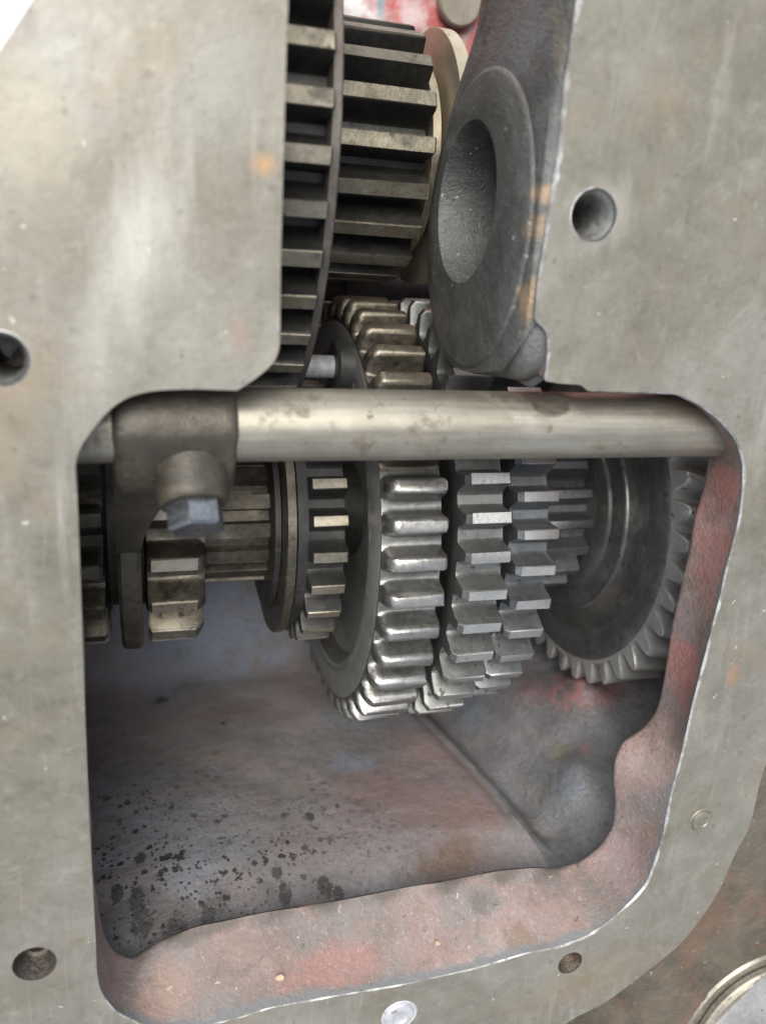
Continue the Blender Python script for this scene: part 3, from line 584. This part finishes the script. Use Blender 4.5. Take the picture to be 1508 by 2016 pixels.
# web: from the boss up and forward to the cover face, boss ring let into it
prof = [(YB+.2, DB+1.28), (-.9, 8.78), (-1.5, 8.5), (-2.4, 8.15), (-3.4, 8.0), (-6, 7.9), (-6, DF+.05), (-3, DF+.05), (-1, DF+.05), (.4, DF+.06), (.92, DF+.10), (1.0, 6.5), (1.02, 6.9), (1.08, 7.5), (.80, 8.15), (.4, 8.6)]
pr = []
for k in range(n):
    a = ang[k]; dv = np.array([math.sin(a), -math.cos(a)]); best = None
    for (p_, q_) in zip(prof, prof[1:]+prof[:1]):
        p_ = np.array(p_)-[YB, DB]; q_ = np.array(q_)-[YB, DB]; e_ = q_-p_; det = dv[0]*(-e_[1])+e_[0]*dv[1]
        if abs(det) < 1e-9: continue
        t1 = (p_[0]*(-e_[1])+e_[0]*p_[1])/det; u1 = (dv[0]*p_[1]-dv[1]*p_[0])/det
        if t1 > 0 and -1e-6 <= u1 <= 1+1e-6 and (best is None or t1 > best): best = t1
    pr.append(best)
pr = np.array(pr)
for _ in range(3): pr = .25*np.roll(pr, 1)+.5*pr+.25*np.roll(pr, -1)
rmin = np.array([math.hypot(1.335*math.sin(a), 1.335*.935*math.cos(a)) for a in ang]); pr = np.maximum(pr, rmin+.035)
def wring(fr, inset, X):
    out = []
    for k in range(n):
        R = rmin[k]+(pr[k]-rmin[k])*fr-inset*min(1, (pr[k]-rmin[k])/.3)
        if fr > 0 and inset == 0: R = rmin[k]+(pr[k]-rmin[k])*fr
        Y = YB+R*math.sin(ang[k]); D = DB-R*math.cos(ang[k]); far = min(1, (R-rmin[k])/.6)
        out.append(yd(Y, D, X+.10*far+noise.noise(Vector((Y*1.3, D*1.3, 5)))*.03*far))
    return out
v, f = loft([wring(0, 0, XF+.03), wring(.15, 0, XF+.02), wring(.4, 0, XF+.02), wring(.7, 0, XF+.02), wring(1, .10, XF+.03), wring(1, .03, XF+.06), wring(1, .001, XF+.14), wring(1, 0, XF+.2)])
link('bearing_web', mesh_from('bearing_web', v, f, 50, False), M['boss'], H)
# oil groove cut across the corner of the slot
g = []
Lg = resample([(1056, 634), (1046, 650), (1020, 688), (985, 735)], 18); Rg = resample([(1072, 640), (1080, 660), (1079, 700), (1073, 745), (1046, 764)], 18)
for k in range(18):
    t_ = k/17; row = []
    for s_ in np.linspace(0, 1, 16):
        q = Lg[k]*(1-s_)+Rg[k]*s_; D = DF+.02+(.26+.12*t_)*math.sin(math.pi*s_**.55)*(.15+.85*min(1, t_*5))+(1-s_)*.30*t_+.03*s_
        row.append(P(q[0], q[1], D))
    g.append(row)
v, f = loft(g, False); link('oil_groove', mesh_from('oil_groove', v, f, 60, False), M['boss'], H)
# inner walls
BUMPS = [(hit(1140, 1405), .46, .38, .55), (hit(1125, 1540), .28, .32, .42), (hit(1190, 1340), .20, .35, .35), (hit(1085, 1460), .12, .2, .3), (hit(1030, 1380), .10, .4, .5), (hit(960, 1440), -.06, .3, .5)]
def base_y(X, D):
    y = base_y0(X, D)
    for b, hh, sx, sy in BUMPS: y -= hh*math.exp(-(((X-b[0])/sx)**2+((D-b[2])/sy)**2)**.9)
    y += noise.fractal(Vector((X*.55, D*.55, 1)), .9, 2, 2)*.055+noise.fractal(Vector((X*3, D*3, 4)), .8, 2, 3)*.010
    return y
def sheet(fn, us, vs): return loft([[fn(a, b) for b in vs] for a in us], False)
Ds = np.concatenate([np.linspace(6.93, 12, 130), np.linspace(12.05, 14.4, 50)])
v, f = sheet(lambda X, D: W(X*(ridge(D)+2)-2, base_y(X*(ridge(D)+2)-2, D), D), np.linspace(0, 1, 150), Ds); link('bottom_wall', mesh_from('bottom_wall', v, f, 70, False), M['wall'], H)
v, f = sheet(lambda X, D: W(ridge(D)+X*(8.2-ridge(D)), base_y(ridge(D)+X*(8.2-ridge(D)), D), D), np.linspace(0, 1, 130), Ds); link('cast_slope', mesh_from('cast_slope', v, f, 70, False), M['slope'], H)
rough = lambda a, b, s_: noise.fractal(Vector((a*.9, b*.9, s_)), .9, 2, 4)*.06
v, f = sheet(lambda X, Y: W(X, Y, 14.0+rough(X, Y, 3)), np.linspace(-.9, 8.3, 70), np.linspace(-6, -1.2, 60)); link('upper_back_wall', mesh_from('back_wall', v, f, 70, False), M['redwall'], H)
v, f = sheet(lambda X, Y: W(X, Y, 14.0+rough(X, Y, 3)), np.linspace(-2.2, 8.3, 70), np.linspace(-1.2, 6.6, 60)); link('back_wall', mesh_from('back_wall', v, f, 70, False), M['wall'], H)
v, f = sheet(lambda D, Y: W(8.0+rough(D, Y, 6), Y, D), np.linspace(6.93, 14.1, 40), np.linspace(-6, 7.2, 60)); link('right_wall', mesh_from('right_wall', v, f, 70, False), M['redwall'], H)
v, f = sheet(lambda D, Y: W((-2.0 if Y > 0 else -2.0+1.45*min(1, -Y/.6))+rough(D, Y, 9)*.5, Y, D), np.linspace(6.45, 14.1, 40), np.linspace(-6, 7.2, 60)); link('left_wall', mesh_from('left_wall', v, f, 70, False), M['wall'], H)
c = W(*P3(902, 6, 13.9)); v, f = lathe_axis([(0, .36*U), (.10*U, .36*U), (.13*U, .33*U), (.13*U, .002*U)], c, Vector((0, 0, 1)), 40, False); link('core_plug', mesh_from('core_plug', v, f), M['flange'], H)

# ------------------------------------------------------------------ shift rail and fork
RY, RD_, RR = 1.44, 6.75, .31
o = empty('shift_rail', W(2.5, RY, RD_), 'smooth polished steel rail crossing the opening from side to side', 'rail')
xs = list(np.linspace(-3.2, 3.1, 80)); 
v, f = lathe_x([(-3.4, RR), (3.6, RR)], 96); 
# detent notch on the upper side near the oil groove
rings = []
for x in np.concatenate([np.linspace(-3.4, .7, 30), np.linspace(.75, 1.4, 60), np.linspace(1.5, 3.7, 20)]):
    ring = []
    for a in [2*math.pi*j/96 for j in range(96)]:
        R = RR; nx = (x-1.06)/.19
        if abs(nx) < 1:
            lim = RR-.055*math.sqrt(1-nx*nx)      # flat-bottomed scallop
            ny = math.cos(a+math.radians(62)); 
            if R*ny > lim: R = lim/ny
        ring.append(Vector((x*U, -R*math.sin(a)*U, R*math.cos(a)*U)))
    rings.append(ring)
v, f = loft(rings); f += [tuple(range(96)), tuple(range(len(v)-96, len(v)))]
link('rail_bar', mesh_from('rail_bar', v, f, 40), M['rail'], o)

F = empty('shift_fork', W(.3, RY, RD_), 'dark oily shift fork clamped on the rail with a square-cut locking bolt', 'shift fork')
# hub: rounded block round the rail, drawn out downwards
XL, XR = -.21, .755
def hubring(X, g_):
    out = []
    for k in range(64):
        a = 2*math.pi*k/64; s_, c_ = math.sin(a), math.cos(a)
        dy = max(0, s_)
        R = .40+g_; Y = RY+.02+R*s_+dy**1.5*.22; D = RD_+.02-R*c_+.18*dy
        Y += noise.noise(Vector((X*3, s_*1.5, c_*1.5)))*.012
        out.append(W(X, Y, D))
    return out
rings = [hubring(XL, -.06), hubring(XL+.02, -.02), hubring(XL+.06, 0)]+[hubring(x, .012*math.sin((x+.2)*5)) for x in np.linspace(XL+.12, XR-.12, 12)]+[hubring(XR-.06, 0), hubring(XR-.02, -.02), hubring(XR, -.06)]
v, f = loft(rings); f += [tuple(range(64)), tuple(range(len(v)-64, len(v)))]; link('clamp_hub', mesh_from('clamp_hub', v, f, 45), M['fork'], F)
# boss and locking bolt, pointing down and outwards
ax = Vector((.05, -.80, .60)).normalized()
b0 = P(376, 930, 6.62)
v, f = lathe_axis([(-.12*U, .30*U), (0, .30*U), (.10*U, .285*U), (.20*U, .29*U), (.27*U, .28*U), (.29*U, .26*U), (.29*U, .01*U)], b0, ax, 48, False)
link('bolt_boss', mesh_from('bolt_boss', v, f, 40), M['fork'], F)
v, f = lathe_axis([(.27*U, .22*U), (.30*U, .235*U), (.48*U, .235*U), (.505*U, .21*U), (.51*U, .01*U)], b0, ax, 6, False, math.radians(6), Vector((-.15, .5, .86)))
LB = link('locking_bolt', mesh_from('locking_bolt', v, f, 25), M['bolt'], F)
# fork arm: a curved plate straddling the groove of the sliding gear, with its web
g = []
for a in np.linspace(-12, 72, 60):
    ra = math.radians(a); r0, r1 = 1.16, 1.64+.16*math.exp(-((a+12)/22)**2)
    xl, xr = -.27, -.03
    c_ = lambda x, R: W(x, Y0+R*math.sin(ra), D0-R*math.cos(ra))
    g.append([c_(xl, r0), c_(xl, r1-.04), c_(xl+.04, r1), c_(xr-.04, r1), c_(xr, r1-.04), c_(xr, r0)])
v, f = loft(g); f += [tuple(range(6)), tuple(range(len(v)-6, len(v)))]; link('fork_arm', mesh_from('fork_arm', v, f, 35), M['fork'], F)
g = []
for s_ in np.linspace(0, 1, 20):
    Y = RY+.30+(3.10-RY-.30)*s_; D = RD_+.02+(8.22-RD_-.02)*s_**1.15; wl = -.21-.06*s_; wr_ = -.03+.50*(1-s_)**2.0
    th = .20*(1-.15*s_); e_ = .05
    q = [(wl, 1), (wl, -.7), (wl+e_, -1), (wr_-e_, -1), (wr_, -.7), (wr_, 1)]
    g.append([W(x, Y-.6*th*k*-1, D+.8*th*k) for x, k in q])
v, f = loft(g); f += [tuple(range(6)), tuple(range(len(v)-6, len(v)))]; link('fork_web', mesh_from('fork_web', v, f, 35), M['fork'], F)

# small dark shaft end seen in the gap above the rail
o = empty('oil_pipe', P(655, 722, 9.2), 'shiny black pipe end with a collar, in the dark gap above the rail', 'pipe')
v, f = lathe_x([(-.6, .10), (-.6, .13), (.05, .13), (.05, .10)], 32); link('pipe', mesh_from('pipe', v, f), M['zinc'], o)
v, f = lathe_x([(.0, .14), (.0, .27), (.03, .30), (.22, .30), (.26, .27), (.26, .14)], 40); link('pipe_collar', mesh_from('pipe_collar', v, f), M['gear_dark'], o)

# ------------------------------------------------------------------ bolt at the bottom right corner
B_ = empty('hex_bolt', P(1500, 2020, DF+.18), 'shiny flanged hex bolt with washer on the rusty body at the bottom right corner', 'bolt')
def local(parent, v): return [Vector(q)-Vector(parent.location) for q in v]
bc = Vector(B_.location); zax = Vector((-.06, .05, 1)).normalized()
KB = 2.03
K = KB
v, f = lathe_axis([(-.1*U*K, .61*U*K), (0, .625*U*K), (.03*U*K, .625*U*K), (.045*U*K, .61*U*K), (.045*U*K, .2*U*K)], bc, zax, 80, False); link('washer', mesh_from('washer', local(B_, v), f, 30), M['washer'], B_)
v, f = lathe_axis([(.045*U*K, .555*U*K), (.06*U*K, .57*U*K), (.09*U*K, .565*U*K), (.10*U*K, .55*U*K), (.085*U*K, .53*U*K), (.10*U*K, .52*U*K), (.10*U*K, .2*U*K)], bc, zax, 80, False); link('bolt_collar', mesh_from('bolt_collar', local(B_, v), f, 30), M['washer'], B_)
v, f = lathe_axis([(.1*U*K, .56*U*K), (.37*U*K, .56*U*K), (.40*U*K, .51*U*K), (.405*U*K, .002*U*K)], bc, zax, 6, False, math.radians(30), Vector((-.75, .66, 0))); link('bolt_head', mesh_from('bolt_head', local(B_, v), f, 25), M['zinc'], B_)

# ------------------------------------------------------------------ small debris
def flake(name, px, py, D, size, label, mat, n_lift=.0, seed=1):
    rn = random.Random(seed); k = rn.choice((6, 7, 8)); p0 = P3(px, py, D)
    top, bot = [], []
    for j in range(k):
        a = 2*math.pi*j/k; R = size*(.6+.6*rn.random())
        dx, dy = R*math.cos(a), R*.75*math.sin(a); top.append((dx, dy, .012+.01*rn.random())); bot.append((dx*.95, dy*.95, -.01))
    v = [W(p0[0]+a, p0[1]-c_*.6+b*.35, p0[2]-c_-b*.9) for a, b, c_ in top+bot]
    f = [tuple(range(k)), tuple(range(k, 2*k))]+[(j, (j+1) % k, k+(j+1) % k, k+j) for j in range(k)]
    o = link(name, mesh_from(name, v, f, 30), mat); tag(o, label, 'debris'); return o
def lip_depth(px, py):          # depth of the bottom lip at a photo position
    best = None
    q = np.array([px, py])
    for i in range(0, 330, 1):
        for s_ in (.2, .3, .4, .5, .6, .7, .8, .9):
            a = A[i]*(1-s_)+B[i]*s_; D = DF+(DL-DF)*s_
            c_ = a[0]*RX+a[1]*VY+D*DZ; x = c_[0]*FPX/c_[2]+754; y = c_[1]*FPX/c_[2]+1008
            e = (x-px)**2+(y-py)**2
            if best is None or e < best[0]: best = (e, D)
    return best[1]
for i, (x, y, s_, lab) in enumerate([(551, 1924, .045, 'tan paint flake lying on the red lip towards the bottom left'), (992, 1872, .05, 'grey flat flake lying on the bottom red lip towards the right corner'), (860, 1856, .035, 'small thin pale flake on the middle of the bottom red lip')]):
    flake('paint_flake', x, y, lip_depth(x, y)-.025, s_, lab, M['flake'], seed=i+3)
o = empty('metal_shaving', P(978, 1782, lip_depth(978, 1782)-.02), 'curled silver metal shaving stuck in grease on the bottom red lip', 'metal shaving')
rn = random.Random(5)
for k in range(5):
    pts = []
    d0 = Vector((rn.uniform(-1, 1), rn.uniform(-1, 1), rn.uniform(0, .6))).normalized()
    for j in range(7): pts.append((d0*(j-3)*.014+Vector((math.sin(j+k)*.012, math.cos(j*1.3+k)*.012, .012)))*U)
    rings = [[p_+Vector((math.cos(t_), math.sin(t_), .4*math.sin(t_)))*.005*U for t_ in (0, 1.57, 3.14, 4.71)] for p_ in pts]
    v, f = loft(rings); link('strand', mesh_from('strand', v, f, 60), M['bare'], o)

# oil droplets in the bore
vv, ff = [], []
rn = random.Random(11)
for k in range(260):
    a = rn.uniform(math.radians(100), math.radians(235)); x = XF+.03+rn.random()**.7*.55; s_ = .004+.012*rn.random()**2.5
    Rb = br*.995; c_ = Vector((x, bY+Rb*math.sin(a), bD-Rb*math.cos(a))); nn = Vector((0, -math.sin(a), math.cos(a))); u_ = Vector((1, 0, 0)); w_ = nn.cross(u_)
    o_ = len(vv)
    for i in range(3):
        el = i*math.pi/2/3; 
        for j in range(8):
            t_ = 2*math.pi*j/8; q = c_+(u_*math.cos(t_)+w_*math.sin(t_))*s_*math.cos(el)+nn*s_*.7*math.sin(el); vv.append(W(q.x, q.y, q.z))
    q = c_+nn*s_*.7; vv.append(W(q.x, q.y, q.z))
    for i in range(2):
        for j in range(8): ff.append((o_+i*8+j, o_+i*8+(j+1) % 8, o_+(i+1)*8+(j+1) % 8, o_+(i+1)*8+j))
    for j in range(8): ff.append((o_+16+j, o_+16+(j+1) % 8, o_+24))
o = link('oil_droplets', mesh_from('oil_droplets', vv, ff, 180), M['oil']); tag(o, 'tiny oil droplets clinging inside the bored boss', 'oil droplets', kind='stuff')

# ------------------------------------------------------------------ ground
me = bpy.data.meshes.new('ground'); zg = (DF-14.8)*U
me.from_pydata([(-20, -20, zg), (20, -20, zg), (20, 20, zg), (-20, 20, zg)], [], [(0, 1, 2, 3)])
o = link('ground', me, M['ground']); tag(o, 'pale concrete ground', None, kind='structure')

# parts were modelled in world coordinates: keep them where they are under their things
bpy.context.view_layer.update()
for o in list(COL.objects):
    if o.type == 'MESH' and o.parent is not None:
        root = o
        if o.parent.type == 'EMPTY' and o.parent.name.split('.')[0] in ('gearbox_housing', 'shift_fork'): o.matrix_parent_inverse = Matrix.Translation(-Vector(o.parent.location))
